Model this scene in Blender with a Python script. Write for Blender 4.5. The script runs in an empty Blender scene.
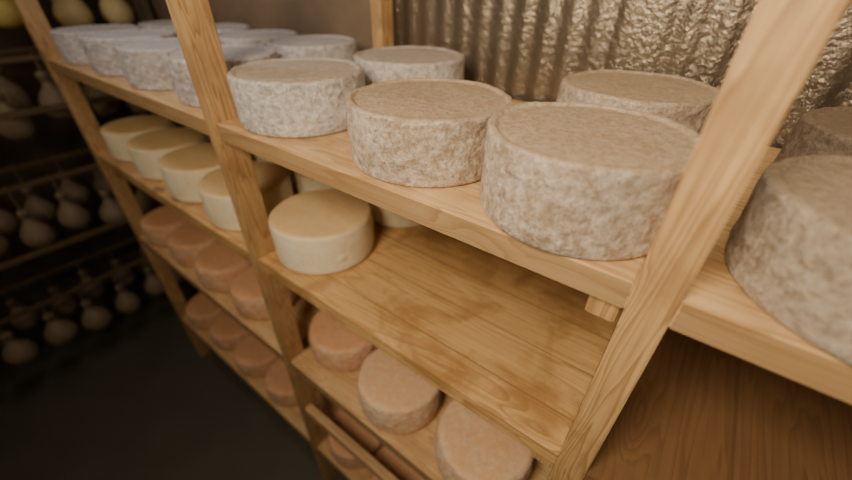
import bpy, bmesh, math, random
from mathutils import Vector, Matrix, noise
random.seed(4)
ZO=1.95           # top shelf surface height above the floor
COL=bpy.context.scene.collection

# ------------------------------------------------------------------ materials
def new_mat(name):
    m=bpy.data.materials.new(name);m.use_nodes=True
    nt=m.node_tree;nt.nodes.clear()
    o=nt.nodes.new('ShaderNodeOutputMaterial');b=nt.nodes.new('ShaderNodeBsdfPrincipled')
    nt.links.new(b.outputs[0],o.inputs[0])
    return m,nt,b
def N(nt,t,**k):
    n=nt.nodes.new(t)
    for a,v in k.items():
        if a in n.inputs.keys(): n.inputs[a].default_value=v
        else: setattr(n,a,v)
    return n
def ramp(nt,fac,stops):
    r=nt.nodes.new('ShaderNodeValToRGB');e=r.color_ramp.elements
    e[0].position,e[0].color=stops[0][0],(*stops[0][1],1)
    e[1].position,e[1].color=stops[-1][0],(*stops[-1][1],1)
    for p,c in stops[1:-1]:
        x=e.new(p);x.color=(*c,1)
    nt.links.new(fac,r.inputs[0]);return r.outputs[0]
def mix(nt,fac,a,b,mode='MIX'):
    m=nt.nodes.new('ShaderNodeMix');m.data_type='RGBA';m.blend_type=mode
    for s,v in ((m.inputs[0],fac),(m.inputs[6],a),(m.inputs[7],b)):
        if isinstance(v,(int,float)): s.default_value=v
        elif isinstance(v,tuple): s.default_value=(*v,1)
        else: nt.links.new(v,s)
    return m.outputs[2]
def mth(nt,op,a,b=None,c=None):
    m=nt.nodes.new('ShaderNodeMath');m.operation=op
    for i,v in enumerate((a,b,c)):
        if v is None: continue
        if isinstance(v,(int,float)): m.inputs[i].default_value=v
        else: nt.links.new(v,m.inputs[i])
    return m.outputs[0]
def coords(nt,scale=(1,1,1),jitter=True):
    tc=nt.nodes.new('ShaderNodeTexCoord')
    out=tc.outputs['Object']
    if jitter:
        oi=nt.nodes.new('ShaderNodeObjectInfo')
        v=nt.nodes.new('ShaderNodeVectorMath');v.operation='MULTIPLY_ADD'
        nt.links.new(oi.outputs['Random'],v.inputs[0]);v.inputs[1].default_value=(9.3,5.1,7.7)
        nt.links.new(out,v.inputs[2]);out=v.outputs[0]
    mp=nt.nodes.new('ShaderNodeMapping');mp.inputs['Scale'].default_value=scale
    nt.links.new(out,mp.inputs[0]);return mp.outputs[0]
def noi(nt,vec,scale,detail=4,rough=.55,dist=0):
    n=N(nt,'ShaderNodeTexNoise',Scale=scale,Detail=detail,Roughness=rough,Distortion=dist)
    nt.links.new(vec,n.inputs['Vector']);return n.outputs['Fac']

def wood(name,axis,light,dark,board=.11,boardaxis=1,rough=.55,stain=.35,seam=.5,nr=13,knot=.5):
    m,nt,b=new_mat(name)
    sc=[15,15,15];sc[axis]=1.0
    g=coords(nt,tuple(sc));raw=coords(nt,(1,1,1),True);obj=coords(nt,(1,1,1),False)
    ks=[6,6,6];ks[axis]=2.8
    vo=N(nt,'ShaderNodeTexVoronoi',Scale=1.,Randomness=1.);nt.links.new(coords(nt,tuple(ks)),vo.inputs['Vector'])
    warp=mth(nt,'MULTIPLY',mth(nt,'MAXIMUM',mth(nt,'SUBTRACT',.28,vo.outputs['Distance']),0),.8)
    big=mth(nt,'ADD',noi(nt,g,.9,3,.5,.5),warp)
    rings=mth(nt,'FRACT',mth(nt,'MULTIPLY',big,nr))
    fs=[160,160,160];fs[axis]=4
    fine=noi(nt,coords(nt,tuple(fs)),1,3,.6)
    mid=tuple((a+c)/2 for a,c in zip(light,dark))
    col=ramp(nt,rings,[(0,light),(.5,tuple((3*a+c)/4 for a,c in zip(light,dark))),(.88,tuple((a+3*c)/4 for a,c in zip(light,dark))),(1,light)])
    col=mix(nt,mth(nt,'MULTIPLY',mth(nt,'SUBTRACT',fine,.35),.9),col,dark)
    if seam:
        sx=nt.nodes.new('ShaderNodeSeparateXYZ');nt.links.new(obj,sx.inputs[0])
        q=mth(nt,'DIVIDE',sx.outputs[boardaxis],board)
        wn=N(nt,'ShaderNodeTexWhiteNoise',noise_dimensions='1D');nt.links.new(mth(nt,'FLOOR',q),wn.inputs['W'])
        col=mix(nt,mth(nt,'MULTIPLY',wn.outputs['Value'],seam),col,mid)
        fr=mth(nt,'FRACT',q);edge=mth(nt,'ABSOLUTE',mth(nt,'SUBTRACT',fr,.5))
        col=mix(nt,mth(nt,'MULTIPLY',mth(nt,'GREATER_THAN',edge,.486),seam),col,tuple(x*.45 for x in dark))
    st=noi(nt,raw,6,5,.65,.5)
    col=mix(nt,mth(nt,'MULTIPLY',ramp(nt,st,[(.48,(0,0,0)),(.64,(1,1,1))]),stain),col,tuple(x*.85 for x in dark))
    kn=ramp(nt,vo.outputs['Distance'],[(.06,(1,1,1)),(.14,(0,0,0))])
    col=mix(nt,mth(nt,'MULTIPLY',kn,knot),col,tuple(x*.45 for x in dark))
    nt.links.new(col,b.inputs['Base Color'])
    b.inputs['Roughness'].default_value=rough
    bp=N(nt,'ShaderNodeBump',Strength=.3,Distance=.002);nt.links.new(fine,bp.inputs['Height'])
    nt.links.new(bp.outputs[0],b.inputs['Normal']);return m

def rind(name,side,mold,top,pit,bump=.75,moldamt=.6,rough=.85,sc=1.,pitamt=.5,blotamt=.28,topmold=.32,topedge=.45):
    m,nt,b=new_mat(name);v=coords(nt)
    a=noi(nt,v,70*sc,10,.74,.3);c=noi(nt,v,15*sc,5,.6);d=noi(nt,v,170*sc,6,.72)
    geo=nt.nodes.new('ShaderNodeNewGeometry');s=nt.nodes.new('ShaderNodeSeparateXYZ')
    nt.links.new(geo.outputs['Normal'],s.inputs[0])
    tf=mth(nt,'SMOOTH_MAX',mth(nt,'MULTIPLY',mth(nt,'SUBTRACT',s.outputs[2],topedge),2.),0,.2)
    tf=mth(nt,'MINIMUM',mth(nt,'MULTIPLY',tf,mth(nt,'ADD',.7,mth(nt,'MULTIPLY',a,.7))),1.)
    blend=mth(nt,'ADD',mth(nt,'MULTIPLY',a,.70),mth(nt,'MULTIPLY',c,.30))
    mk=ramp(nt,blend,[(.41,(0,0,0)),(.50,(.5,.5,.5)),(.58,(1,1,1))])
    sidec=mix(nt,mth(nt,'MULTIPLY',mk,moldamt+.35),side,mold)
    topc=mix(nt,mth(nt,'MULTIPLY',mk,topmold),top,mold)
    col=mix(nt,tf,sidec,topc)
    pk=ramp(nt,d,[(.38,(1,1,1)),(.46,(0,0,0))])
    col=mix(nt,mth(nt,'MULTIPLY',pk,pitamt),col,pit)
    blot=ramp(nt,c,[(.46,(0,0,0)),(.66,(1,1,1))])
    col=mix(nt,mth(nt,'MULTIPLY',blot,blotamt),col,tuple((x*1.3+y*.7)/2 for x,y in zip(top,pit)))
    nt.links.new(col,b.inputs['Base Color']);b.inputs['Roughness'].default_value=rough
    h=mth(nt,'ADD',mth(nt,'MULTIPLY',a,1.2),mth(nt,'MULTIPLY',d,.4))
    bp=N(nt,'ShaderNodeBump',Strength=bump,Distance=.007);nt.links.new(h,bp.inputs['Height'])
    nt.links.new(bp.outputs[0],b.inputs['Normal']);return m

def plain(name,c1,c2,sc=6,rough=.8,bump=.2,metal=0):
    m,nt,b=new_mat(name);v=coords(nt,jitter=False);a=noi(nt,v,sc,6,.6)
    nt.links.new(ramp(nt,a,[(.3,c1),(.7,c2)]),b.inputs['Base Color'])
    b.inputs['Roughness'].default_value=rough;b.inputs['Metallic'].default_value=metal
    bp=N(nt,'ShaderNodeBump',Strength=bump,Distance=.01);nt.links.new(a,bp.inputs['Height'])
    nt.links.new(bp.outputs[0],b.inputs['Normal']);return m

M_shelf=wood("pine_shelf",0,(.71,.49,.25),(.42,.24,.10),stain=.4)
M_shelf_b=wood("pine_shelf_oiled",0,(.72,.475,.21),(.39,.20,.07),stain=.7,rough=.30,board=.125,knot=.8,seam=.75)
M_shelf_c=wood("plywood_shaded",1,(.25,.135,.06),(.165,.085,.036),board=.30,boardaxis=0,stain=.3,seam=.3,knot=0)  # brown plywood, with the unlit bay's shade added to its colour
M_post=wood("pine_post",2,(.67,.44,.205),(.28,.14,.05),seam=0,stain=.35,nr=24,knot=.85)
M_pole=wood("old_pole",1,(.20,.135,.075),(.12,.078,.042),seam=0)
M_dark_wood=wood("old_upright",2,(.14,.095,.055),(.08,.052,.03),seam=0)
M_tan=rind("rind_tan",(.41,.30,.205),(.80,.70,.59),(.42,.295,.18),(.21,.14,.085))
M_shaded=rind("rind_shaded",(.33,.25,.175),(.64,.55,.44),(.35,.255,.165),(.18,.125,.08))  # browner, darker rind: shadow on the right-bay wheel put into the colour
M_deep_shade=rind("rind_deep_shade",(.22,.165,.115),(.42,.35,.27),(.25,.18,.115),(.12,.08,.05))  # darkest copy of the tan rind, shade at the back mixed into it
M_grey=rind("rind_grey",(.43,.38,.335),(.84,.81,.785),(.46,.365,.275),(.25,.205,.165))
M_lav=rind("rind_lavender_grey",(.40,.36,.345),(.78,.74,.74),(.50,.445,.41),(.27,.23,.21),topmold=.5)
M_yellow=rind("rind_yellow",(.87,.77,.54),(.92,.85,.68),(.78,.53,.235),(.68,.49,.26),bump=.25,moldamt=.35,rough=.6,sc=.6,pitamt=.3,topedge=.3,topmold=.25)
M_pink=rind("rind_pink",(.74,.38,.19),(.84,.64,.46),(.76,.39,.19),(.48,.22,.10),bump=.45,moldamt=.5,rough=.7,sc=.6,pitamt=.4)
M_peach=rind("rind_peach",(.80,.48,.255),(.90,.78,.62),(.80,.47,.235),(.58,.32,.15),bump=.45,moldamt=.6,rough=.75,sc=.8,pitamt=.35,topmold=.42,blotamt=.18)
M_hang=rind("rind_pale_dimmed",(.25,.185,.115),(.33,.25,.165),(.25,.185,.115),(.14,.10,.06),bump=.2,moldamt=.3,rough=.6,sc=.5)  # pale rind darkened, the dark corner's shade is in the colour
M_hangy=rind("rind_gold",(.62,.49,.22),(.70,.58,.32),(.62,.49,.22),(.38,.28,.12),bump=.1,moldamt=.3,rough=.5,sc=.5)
M_green=rind("rind_waxed",(.68,.53,.15),(.76,.61,.23),(.68,.53,.15),(.40,.30,.08),bump=.1,moldamt=.3,rough=.5,sc=.5)
M_cord=plain("jute_cord",(.16,.12,.07),(.23,.17,.105),80)
M_floor=plain("stone_floor",(.082,.076,.056),(.105,.098,.072),3,.5,.08)
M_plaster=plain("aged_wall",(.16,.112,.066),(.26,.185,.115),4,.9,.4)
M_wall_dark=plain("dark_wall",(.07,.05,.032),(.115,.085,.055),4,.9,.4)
M_ceil=plain("ceiling_paint",(.30,.25,.19),(.38,.32,.24),4,.9,.1)
# crinkled corrugated sheet
m,nt,b=new_mat("corrugated_sheet");v=coords(nt,(1.15,1,.95),False)
a=noi(nt,v,72,5,.58,.12);c=noi(nt,v,3.,3,.5)
cc=mix(nt,c,(.23,.188,.138),(.38,.32,.245))
nt.links.new(cc,b.inputs['Base Color']);b.inputs['Metallic'].default_value=.82;b.inputs['Roughness'].default_value=.27
bp=N(nt,'ShaderNodeBump',Strength=.8,Distance=.0042);nt.links.new(a,bp.inputs['Height']);nt.links.new(bp.outputs[0],b.inputs['Normal'])
M_corr=m

# ------------------------------------------------------------------ mesh helpers
def link(o): COL.objects.link(o);return o
def mesh_obj(name,bm,mat,loc=(0,0,0),smooth=False):
    me=bpy.data.meshes.new(name);bm.to_mesh(me);bm.free();me.materials.append(mat)
    if smooth:
        for p in me.polygons:p.use_smooth=True
    o=bpy.data.objects.new(name,me);o.location=loc;return link(o)
def box(name,x0,x1,y0,y1,z0,z1,mat,bev=.003,parent=None,seg=2):
    cx,cy,cz=(x0+x1)/2,(y0+y1)/2,(z0+z1)/2
    bm=bmesh.new();bmesh.ops.create_cube(bm,size=1)
    for v in bm.verts:v.co=Vector((v.co.x*(x1-x0),v.co.y*(y1-y0),v.co.z*(z1-z0)))
    if bev: bmesh.ops.bevel(bm,geom=bm.edges[:],offset=bev,segments=seg,affect='EDGES')
    o=mesh_obj(name,bm,mat,(cx,cy,cz+ZO))
    if parent: 
        o.parent=parent;o.location=Vector((cx,cy,cz+ZO))-parent.location
    return o
def lathe(bm,prof,n=96,disp=None):
    rows=[]
    for r,z in prof:
        if r<1e-6: rows.append([bm.verts.new((0,0,z))])
        else: rows.append([bm.verts.new((r*math.cos(2*math.pi*i/n),r*math.sin(2*math.pi*i/n),z)) for i in range(n)])
    for a,b in zip(rows,rows[1:]):
        for i in range(n):
            j=(i+1)%n
            if len(a)==1: f=(a[0],b[j],b[i])
            elif len(b)==1: f=(a[i],a[j],b[0])
            else: f=(a[i],a[j],b[j],b[i])
            bm.faces.new(f)
    if disp:
        for v in bm.verts: disp(v)
    bmesh.ops.recalc_face_normals(bm,faces=bm.faces)
def wheel_mesh(name,r,h,mat,seed,lump=.004,rim=.0042,bulge=.006,edge=.009,fine=.35,waist=0):
    p=[(0,0),(r*.5,0),(r*.86,0)]
    for i in range(7):
        a=math.pi/2*i/6;p.append((r-edge+edge*math.sin(a)-.0005,edge*.8*(1-math.cos(a))))
    for i in range(1,28):
        s=i/28;p.append((r*(1+bulge*math.sin(math.pi*s)),edge*.8+(h-edge*1.5)*s))
    e2=edge*.7
    for i in range(7):
        a=math.pi/2*i/6;p.append((r-e2+e2*math.cos(a),h-e2+e2*math.sin(a)))
    q=r-e2
    if rim>0:
        p+=[(q-.003,h+.0008),(q-.0055,h-rim*.4),(q-.0075,h-rim),(q-.012,h-rim*.95)]
        p+=[(r*.8,h-rim*.7),(r*.72,h-rim*.6),(r*.65,h-rim*.6),(r*.55,h-rim*.6),(r*.45,h-rim*.6),(r*.3,h-rim*.7),(r*.15,h-rim*.7),(0,h-rim*.7)]
    else: p+=[(q*k,h+.002*math.cos(math.pi/2*k)) for k in (.94,.86,.76,.66,.55,.42,.28,.14)]+[(0,h+.002)]
    so=Vector((seed*3.1,seed*1.7,seed*.9))
    def d(v):
        if v.co.z<.0005: return
        z=v.co.z
        rad=Vector((v.co.x,v.co.y,0))
        l=noise.noise(v.co*10+so)*lump*1.0+noise.noise(v.co*48+so)*lump*fine*1.1+noise.noise(v.co*110+so)*lump*fine*1.0
        k=min(1,z/.02)*max(0,min(1,(rad.length/r-.80)/.15))
        if rad.length>0: v.co+=rad.normalized()*l*k
        if z>h*.8: v.co.z+=l*.4+noise.noise(Vector((v.co.x*9,v.co.y*9,seed)))*lump*.5
    bm=bmesh.new();lathe(bm,p,200,d)
    me=bpy.data.meshes.new(name);bm.to_mesh(me);bm.free();me.materials.append(mat)
    for f in me.polygons:f.use_smooth=True
    return me
def wheel(me,x,y,z,label,group,sx=1,sz=1,name="cheese"):
    o=bpy.data.objects.new(name,me);o.location=(x,y,z+ZO);o.scale=(sx,sx,sz)
    o.rotation_euler=(0,0,random.uniform(0,6.28));link(o)
    o["label"]=label;o["category"]="cheese";o["group"]=group;return o

# ------------------------------------------------------------------ room
def struct(o): o["kind"]="structure";return o
FL=-ZO
bm=bmesh.new();bmesh.ops.create_grid(bm,x_segments=2,y_segments=2,size=1)
for v in bm.verts:v.co=Vector((v.co.x*2.9-.8,v.co.y*1.7-.95,0))
struct(mesh_obj("floor",bm,M_floor))
def wallbox(name,*a):
    o=box(name,*a,bev=0);return struct(o)
WY=.70
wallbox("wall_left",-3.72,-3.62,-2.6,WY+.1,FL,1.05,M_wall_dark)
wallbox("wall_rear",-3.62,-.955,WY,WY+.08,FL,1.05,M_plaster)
wallbox("ceiling",-3.72,2.1,-2.6,WY+.1,1.05,1.12,M_ceil)
wallbox("wall_right",2.0,2.1,-2.6,WY+.1,FL,1.05,M_plaster)
wallbox("wall_front",-3.72,2.1,-2.7,-2.6,FL,1.05,M_plaster)
# corrugated sheet with a shallow overlap seam
bm=bmesh.new();x0,x1=-.955,2.0;n=900;cols=[]
def corr(x):
    k=min(1,max(0,(abs(x+.195)-.03)/.03))
    return WY-.012-.003*(1-k)+.0027*k*math.cos(2*math.pi*x/.066)
for i in range(n+1):
    x=x0+(x1-x0)*i/n
    cols.append([bm.verts.new((x,corr(x),FL+(1.05-FL)*k/6+ZO)) for k in range(7)])
for a,b in zip(cols,cols[1:]):
    for k in range(6): bm.faces.new((a[k],b[k],b[k+1],a[k+1]))
bmesh.ops.recalc_face_normals(bm,faces=bm.faces)
struct(mesh_obj("wall_back",bm,M_corr,smooth=True))

# ------------------------------------------------------------------ shelving rack
rack=bpy.data.objects.new("shelving_unit",None);rack.location=(-.5,.33,0);link(rack)
rack["label"]="pale pine shelving unit holding rows of cheese wheels";rack["category"]="shelf"
posts=[(-2.345,-2.295),(-.985,-.938),(.0,.048),(1.05,1.10)]
for i,(a,b_) in enumerate(posts):
    for (ya,yb) in ((-.004,.064),(.60,.655)):
        box("post",a,b_,ya,yb,FL,.72,M_post,parent=rack,bev=.002)
Z2=-.411;Z3=-.902
levels=[0,Z2,Z3,-1.55]
bays=[(-2.295,-.985),(-.938,.0),(.048,1.05)]
for li,z in enumerate(levels):
    for bi,(a,b_) in enumerate(bays):
        mat=M_shelf if li in(0,2,3) else M_shelf_b
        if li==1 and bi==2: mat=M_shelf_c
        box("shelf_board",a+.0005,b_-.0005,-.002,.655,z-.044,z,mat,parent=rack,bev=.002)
        for xa,ys in ((a+.003,.09),(b_-.043,.012)):
            box("batten",xa,xa+.038,ys,.60,z-.084,z-.045,M_post,parent=rack,bev=.002)
box("rail",-.9375,-.0005,-.002,.03,-1.262,-1.215,M_shelf,parent=rack,bev=.002)

# ------------------------------------------------------------------ wheels
T=[wheel_mesh("wheel_tan_a",.142,.116,M_tan,1,lump=.0048),wheel_mesh("wheel_tan_b",.150,.115,M_tan,2,lump=.0048),wheel_mesh("wheel_grey",.155,.116,M_grey,3,edge=.011,lump=.005),wheel_mesh("wheel_shaded",.146,.114,M_shaded,4,edge=.011,lump=.0048,rim=.005),wheel_mesh("wheel_deep_shade",.146,.112,M_deep_shade,9,edge=.011,lump=.0048)]
TL=[wheel_mesh("wheel_lavender_a",.150,.118,M_lav,11,edge=.012,lump=.005),wheel_mesh("wheel_lavender_b",.150,.114,M_lav,12,edge=.010,lump=.005)]
top_g="mold-ripened cheese wheels on the top shelf"
lg="cheese wheel with muted whitish lilac-grey rind on the upper shelf"
wheel(T[0],-.122,.126,0,"thick mottled tan cheese wheel with rimmed top beside post",top_g,.985,1.07)
wheel(T[1],-.42,.158,0,"mottled tan cheese wheel between two others at shelf edge",top_g)
wheel(T[2],-.800,.160,0,"whitish grey moldy cheese wheel next to a wooden post",top_g,.975)
wheel(T[2],-.732,.485,0,"grey brown cheese wheel standing behind two others",top_g,.99,1.0)
wheel(T[1],-.14,.51,0,"tan cheese wheel standing near the corrugated wall",top_g)
wheel(T[3],.222,.130,0,"grey-beige cheese wheel with raised rim beyond slanting post",top_g,1,1.0)
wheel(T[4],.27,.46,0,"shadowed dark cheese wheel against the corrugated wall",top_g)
for i,(x,y,s) in enumerate([(-1.145,.165,.95),(-1.455,.16,.97),(-1.765,.16,.97),(-2.08,.16,.97),(-1.15,.48,.98),(-1.47,.48,.98),(-1.79,.48,.98),(-2.12,.48,.98)]): wheel(TL[i%2],x,y,0,lg,top_g,s,1)

Wy=wheel_mesh("wheel_yellow",.150,.122,M_yellow,5,lump=.0025,rim=0,bulge=.012,edge=.014,fine=.2)
mg="pale yellow cheese wheels on the second shelf"
ly="smooth pale yellow cheese wheel on the second shelf"
H=wheel(Wy,-.822,.170,Z2,"smooth cream cheese wheel with yellow top by post",mg,.99,1.08)
for x,y,s in [(-1.205,.155,.97),(-1.51,.16,.97),(-1.815,.165,.97),(-2.12,.165,.95),(-1.06,.42,.91),(-1.37,.46,.95),(-1.68,.48,.95),(-.785,.50,.93),(-2.00,.48,.95)]:
    wheel(Wy,x,y,Z2,ly,mg,s,1.10)
Wp=wheel_mesh("wheel_pink",.130,.105,M_pink,6,lump=.0048,rim=0,bulge=.02,edge=.026)
Wq=wheel_mesh("wheel_peach",.138,.124,M_peach,7,lump=.0048,rim=0,bulge=.02,edge=.022)
pg="washed-rind cheese wheels on the third shelf"
lp="rounded orange pink washed-rind cheese wheel on a low shelf"
wheel(Wp,-.82,.185,Z3,lp,pg,1.05,1.2)
wheel(Wq,-.51,.141,Z3,"peach cheese wheel with whitish bloom at shelf edge",pg,1,1.12);wheel(Wq,-.19,.144,Z3,"peach cheese wheel with whitish bloom at shelf edge",pg,1.02,1.12)
for x,y in [(-2.15,.138),(-1.863,.148),(-1.575,.138),(-1.287,.145),(-1.13,.43),(-1.42,.43),(-1.72,.43),(-2.02,.43),(-.7,.48)]: wheel(Wp,x,y,Z3,lp,pg,1.04,1.25)
bg="small washed-rind cheese wheels on the lowest shelf"
for x,y in [(-2.15,.14),(-1.865,.15),(-1.58,.138),(-1.295,.14),(-1.11,.36),(-.80,.14),(-.52,.14),(-.24,.14),(-2.0,.43),(-1.7,.43),(-1.4,.43)]: wheel(Wp,x,y,-1.55,"dusky pink cheese wheel on the lowest shelf",bg,1.03,1.2)

# faint raised bump on the side of the cream wheel
def stamp(parent):
    ang=-.38
    bm=bmesh.new();n=24;c=[]
    for k in range(7):
        f=k/6;row=[]
        for i in range(n if k else 1):
            a=2*math.pi*i/n;yy=.027*f*math.cos(a);zz=.020*f*math.sin(a);th=yy/.15
            R=.1500+.004*(math.cos(math.pi*f)+1)/2
            row.append(bm.verts.new((R*math.cos(th),R*math.sin(th),.050+zz)))
        c.append(row)
    for a,b in zip(c,c[1:]):
        for i in range(n):
            j=(i+1)%n
            bm.faces.new((a[0],b[i],b[j]) if len(a)==1 else (a[i],b[i],b[j],a[j]))
    bmesh.ops.recalc_face_normals(bm,faces=bm.faces)
    o=mesh_obj("stamp",bm,M_yellow,smooth=True);o.parent=parent;o.rotation_euler=(0,0,ang-parent.rotation_euler.z)
stamp(H)

# ------------------------------------------------------------------ hanging cheeses on poles at the end of the room
XP=[-2.86,-3.20]
poles=[.46,-.06,-.66,-1.37]
def thing(o,label,cat,group=None):
    o["label"]=label;o["category"]=cat
    if group:o["group"]=group
for xi,xp in enumerate(XP):
    for z in poles:
        thing(box("wooden_pole",xp-.013,xp+.013,-2.1,.62,z-.014,z+.014,M_pole,bev=.006),"rough dark wooden pole with cheeses tied beneath","pole","horizontal poles for hanging cheeses")
    for y in (.62,-1.22,-2.05): thing(box("upright_post",xp-.06,xp-.0135,y-.02,y+.02,FL,.62,M_dark_wood,bev=.004),"dark wooden upright carrying the horizontal poles","post","uprights carrying the poles")
for z in (-.28,-1.0): thing(box("wooden_rail",-2.758,-2.738,-1.3,.64,z-.016,z+.016,M_pole,bev=.004),"dark wooden rail along the hanging cheeses","rail","rails along the hanging rack")
thing(box("upright_post",-2.780,-2.7585,.60,.64,FL,.62,M_dark_wood,bev=.004),"dark wooden upright carrying the horizontal rails","post","uprights carrying the poles")
thing(box("upright_post",-2.780,-2.7585,-1.24,-1.20,FL,.62,M_dark_wood,bev=.004),"dark wooden upright carrying the horizontal rails","post","uprights carrying the poles")
def bulb_mesh(mat,nm,seed):
    p=[(0,0),(.02,.002),(.045,.010),(.066,.028),(.078,.052),(.082,.078),(.077,.104),(.066,.128),(.051,.148),(.037,.165),(.028,.180),(.024,.194),(.022,.206),(.026,.215),(.031,.226),(.029,.238),(.017,.247),(0,.250)]
    q=[]
    for (a,b),(c,d) in zip(p,p[1:]): q+=[(a,b),((a+c)/2,(b+d)/2)]
    q.append(p[-1]);so=Vector((seed,seed*2,0))
    def d(v):
        l=noise.noise(v.co*16+so)*.004;rad=Vector((v.co.x,v.co.y,0))
        if rad.length>.001:v.co+=rad.normalized()*l
    bm=bmesh.new();lathe(bm,q,48,d);me=bpy.data.meshes.new(nm);bm.to_mesh(me);bm.free();me.materials.append(mat)
    for f in me.polygons:f.use_smooth=True
    return me
def cord_mesh(L,nm):
    bm=bmesh.new();k=6
    n=20;ring=[]
    for i in range(n):
        a=2*math.pi*i/n;ring.append([bm.verts.new(((.025+.0035*math.cos(2*math.pi*j/k))*math.cos(a),(.025+.0035*math.cos(2*math.pi*j/k))*math.sin(a),.206+.0035*math.sin(2*math.pi*j/k))) for j in range(k)])
    for i in range(n):
        for j in range(k): bm.faces.new((ring[i][j],ring[(i+1)%n][j],ring[(i+1)%n][(j+1)%k],ring[i][(j+1)%k]))
    for s in (-1,1):
        pts=[(s*.028,.207),(s*.036,.230),(s*.027,.260),(s*.020,L)]
        rows=[[bm.verts.new((x+.0035*math.cos(2*math.pi*j/k),.0035*math.sin(2*math.pi*j/k),z)) for j in range(k)] for x,z in pts]
        for a,b in zip(rows,rows[1:]):
            for j in range(k): bm.faces.new((a[j],a[(j+1)%k],b[(j+1)%k],b[j]))
    rows=[]
    for i in range(11):
        a=math.pi*i/10;cx,cz=.020*math.cos(a),.024*math.sin(a)
        rows.append([bm.verts.new((cx*(1+.1*math.cos(2*math.pi*j/k)),.0028*math.sin(2*math.pi*j/k),L+cz)) for j in range(k)])
    for a,b in zip(rows,rows[1:]):
        for j in range(k): bm.faces.new((a[j],a[(j+1)%k],b[(j+1)%k],b[j]))
    bmesh.ops.recalc_face_normals(bm,faces=bm.faces)
    me=bpy.data.meshes.new(nm);bm.to_mesh(me);bm.free();me.materials.append(M_cord);return me
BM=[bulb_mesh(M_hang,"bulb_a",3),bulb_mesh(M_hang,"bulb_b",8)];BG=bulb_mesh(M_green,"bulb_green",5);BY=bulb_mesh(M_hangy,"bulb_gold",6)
rows=[(.46,.13,[.03,.30,.51,-.25]),(-.06,-.345,[.44,.25,.05,-.15,-.35]),(-.66,-.97,[.43,.24,.05,-.14,-.33,-.52,-.72]),(-1.37,-1.66,[.43,.24,.05,-.14,-.33,-.52,-.71,-.90])]
for ri,(zp,zb,ys) in enumerate(rows):
    for xi,xp in enumerate(XP):
        for y in ys:
            if y>.42 and xi==1: continue
            yy=y+(0,.09)[xi]+random.uniform(-.006,.006)
            if ri==0 and not xi: yy=y
            if yy>.5: yy=.50
            s=random.uniform(.86,1.03)
            dz=random.choice((-.03,0,.035)) if ri<3 else random.choice((0,.03))
            zbase=zb-.06+dz;L=zp-zbase
            o=bpy.data.objects.new("hanging_cheese",None);o.location=(xp,yy,zbase+ZO);link(o)
            o["label"]="pale yellow pear-shaped cheese hanging by cord from pole" if ri==0 else "dim pear-shaped cheese hanging by cord from pole"
            o["category"]="cheese";o["group"]="pear-shaped cheeses hanging from poles"
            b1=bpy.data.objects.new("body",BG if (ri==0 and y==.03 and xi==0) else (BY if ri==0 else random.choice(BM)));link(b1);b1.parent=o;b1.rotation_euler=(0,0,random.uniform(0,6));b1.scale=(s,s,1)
            key="cord%.3f"%L;cm=bpy.data.meshes.get(key) or cord_mesh(L,key)
            c1=bpy.data.objects.new("cord",cm);link(c1);c1.parent=o

# ------------------------------------------------------------------ lights
def area(name,loc,target,size,en,col):
    l=bpy.data.lights.new(name,'AREA');l.energy=en;l.size=size;l.color=col
    o=bpy.data.objects.new(name,l);o.location=(loc[0],loc[1],loc[2]+ZO)
    d=Vector(target)-Vector(loc);o.rotation_euler=d.to_track_quat('-Z','Y').to_euler();link(o)
area("key_fill_light",(-.22,-.88,.78),(.02,.45,.05),.5,25,(1,.83,.61))
area("key_fill_light",(-1.5,-.15,.98),(-1.5,.40,.2),.35,4.0,(.92,.92,1))  # added cool fill over the left top-shelf wheels, no fixture behind it
area("key_fill_light",(.15,.30,.98),(.1,.55,.1),.3,2.8,(1,.84,.60))  # added warm light for the glow and glints on the back sheet
area("key_fill_light",(-2.2,-1.5,.95),(-2.9,.1,-.4),.4,5.0,(1,.80,.56))  # added weak fill to lift the hanging cheeses and floor
w=bpy.data.worlds.new("world");bpy.context.scene.world=w;w.use_nodes=True
w.node_tree.nodes['Background'].inputs[0].default_value=(1,.85,.65,1);w.node_tree.nodes['Background'].inputs[1].default_value=.08

# ------------------------------------------------------------------ camera
cam=bpy.data.cameras.new("camera");co=bpy.data.objects.new("camera",cam);link(co)
cam.sensor_width=36;cam.lens=36*372.47/852;cam.clip_start=.02
cam.dof.use_dof=True;cam.dof.focus_distance=.60;cam.dof.aperture_fstop=1.4
M=Matrix(((.79811,-.35176,.48917,0),(.60242,.45172,-.65805,-.4112),(.01051,.81989,.57243,.2868+ZO),(0,0,0,1)))
co.matrix_world=M
bpy.context.scene.camera=co
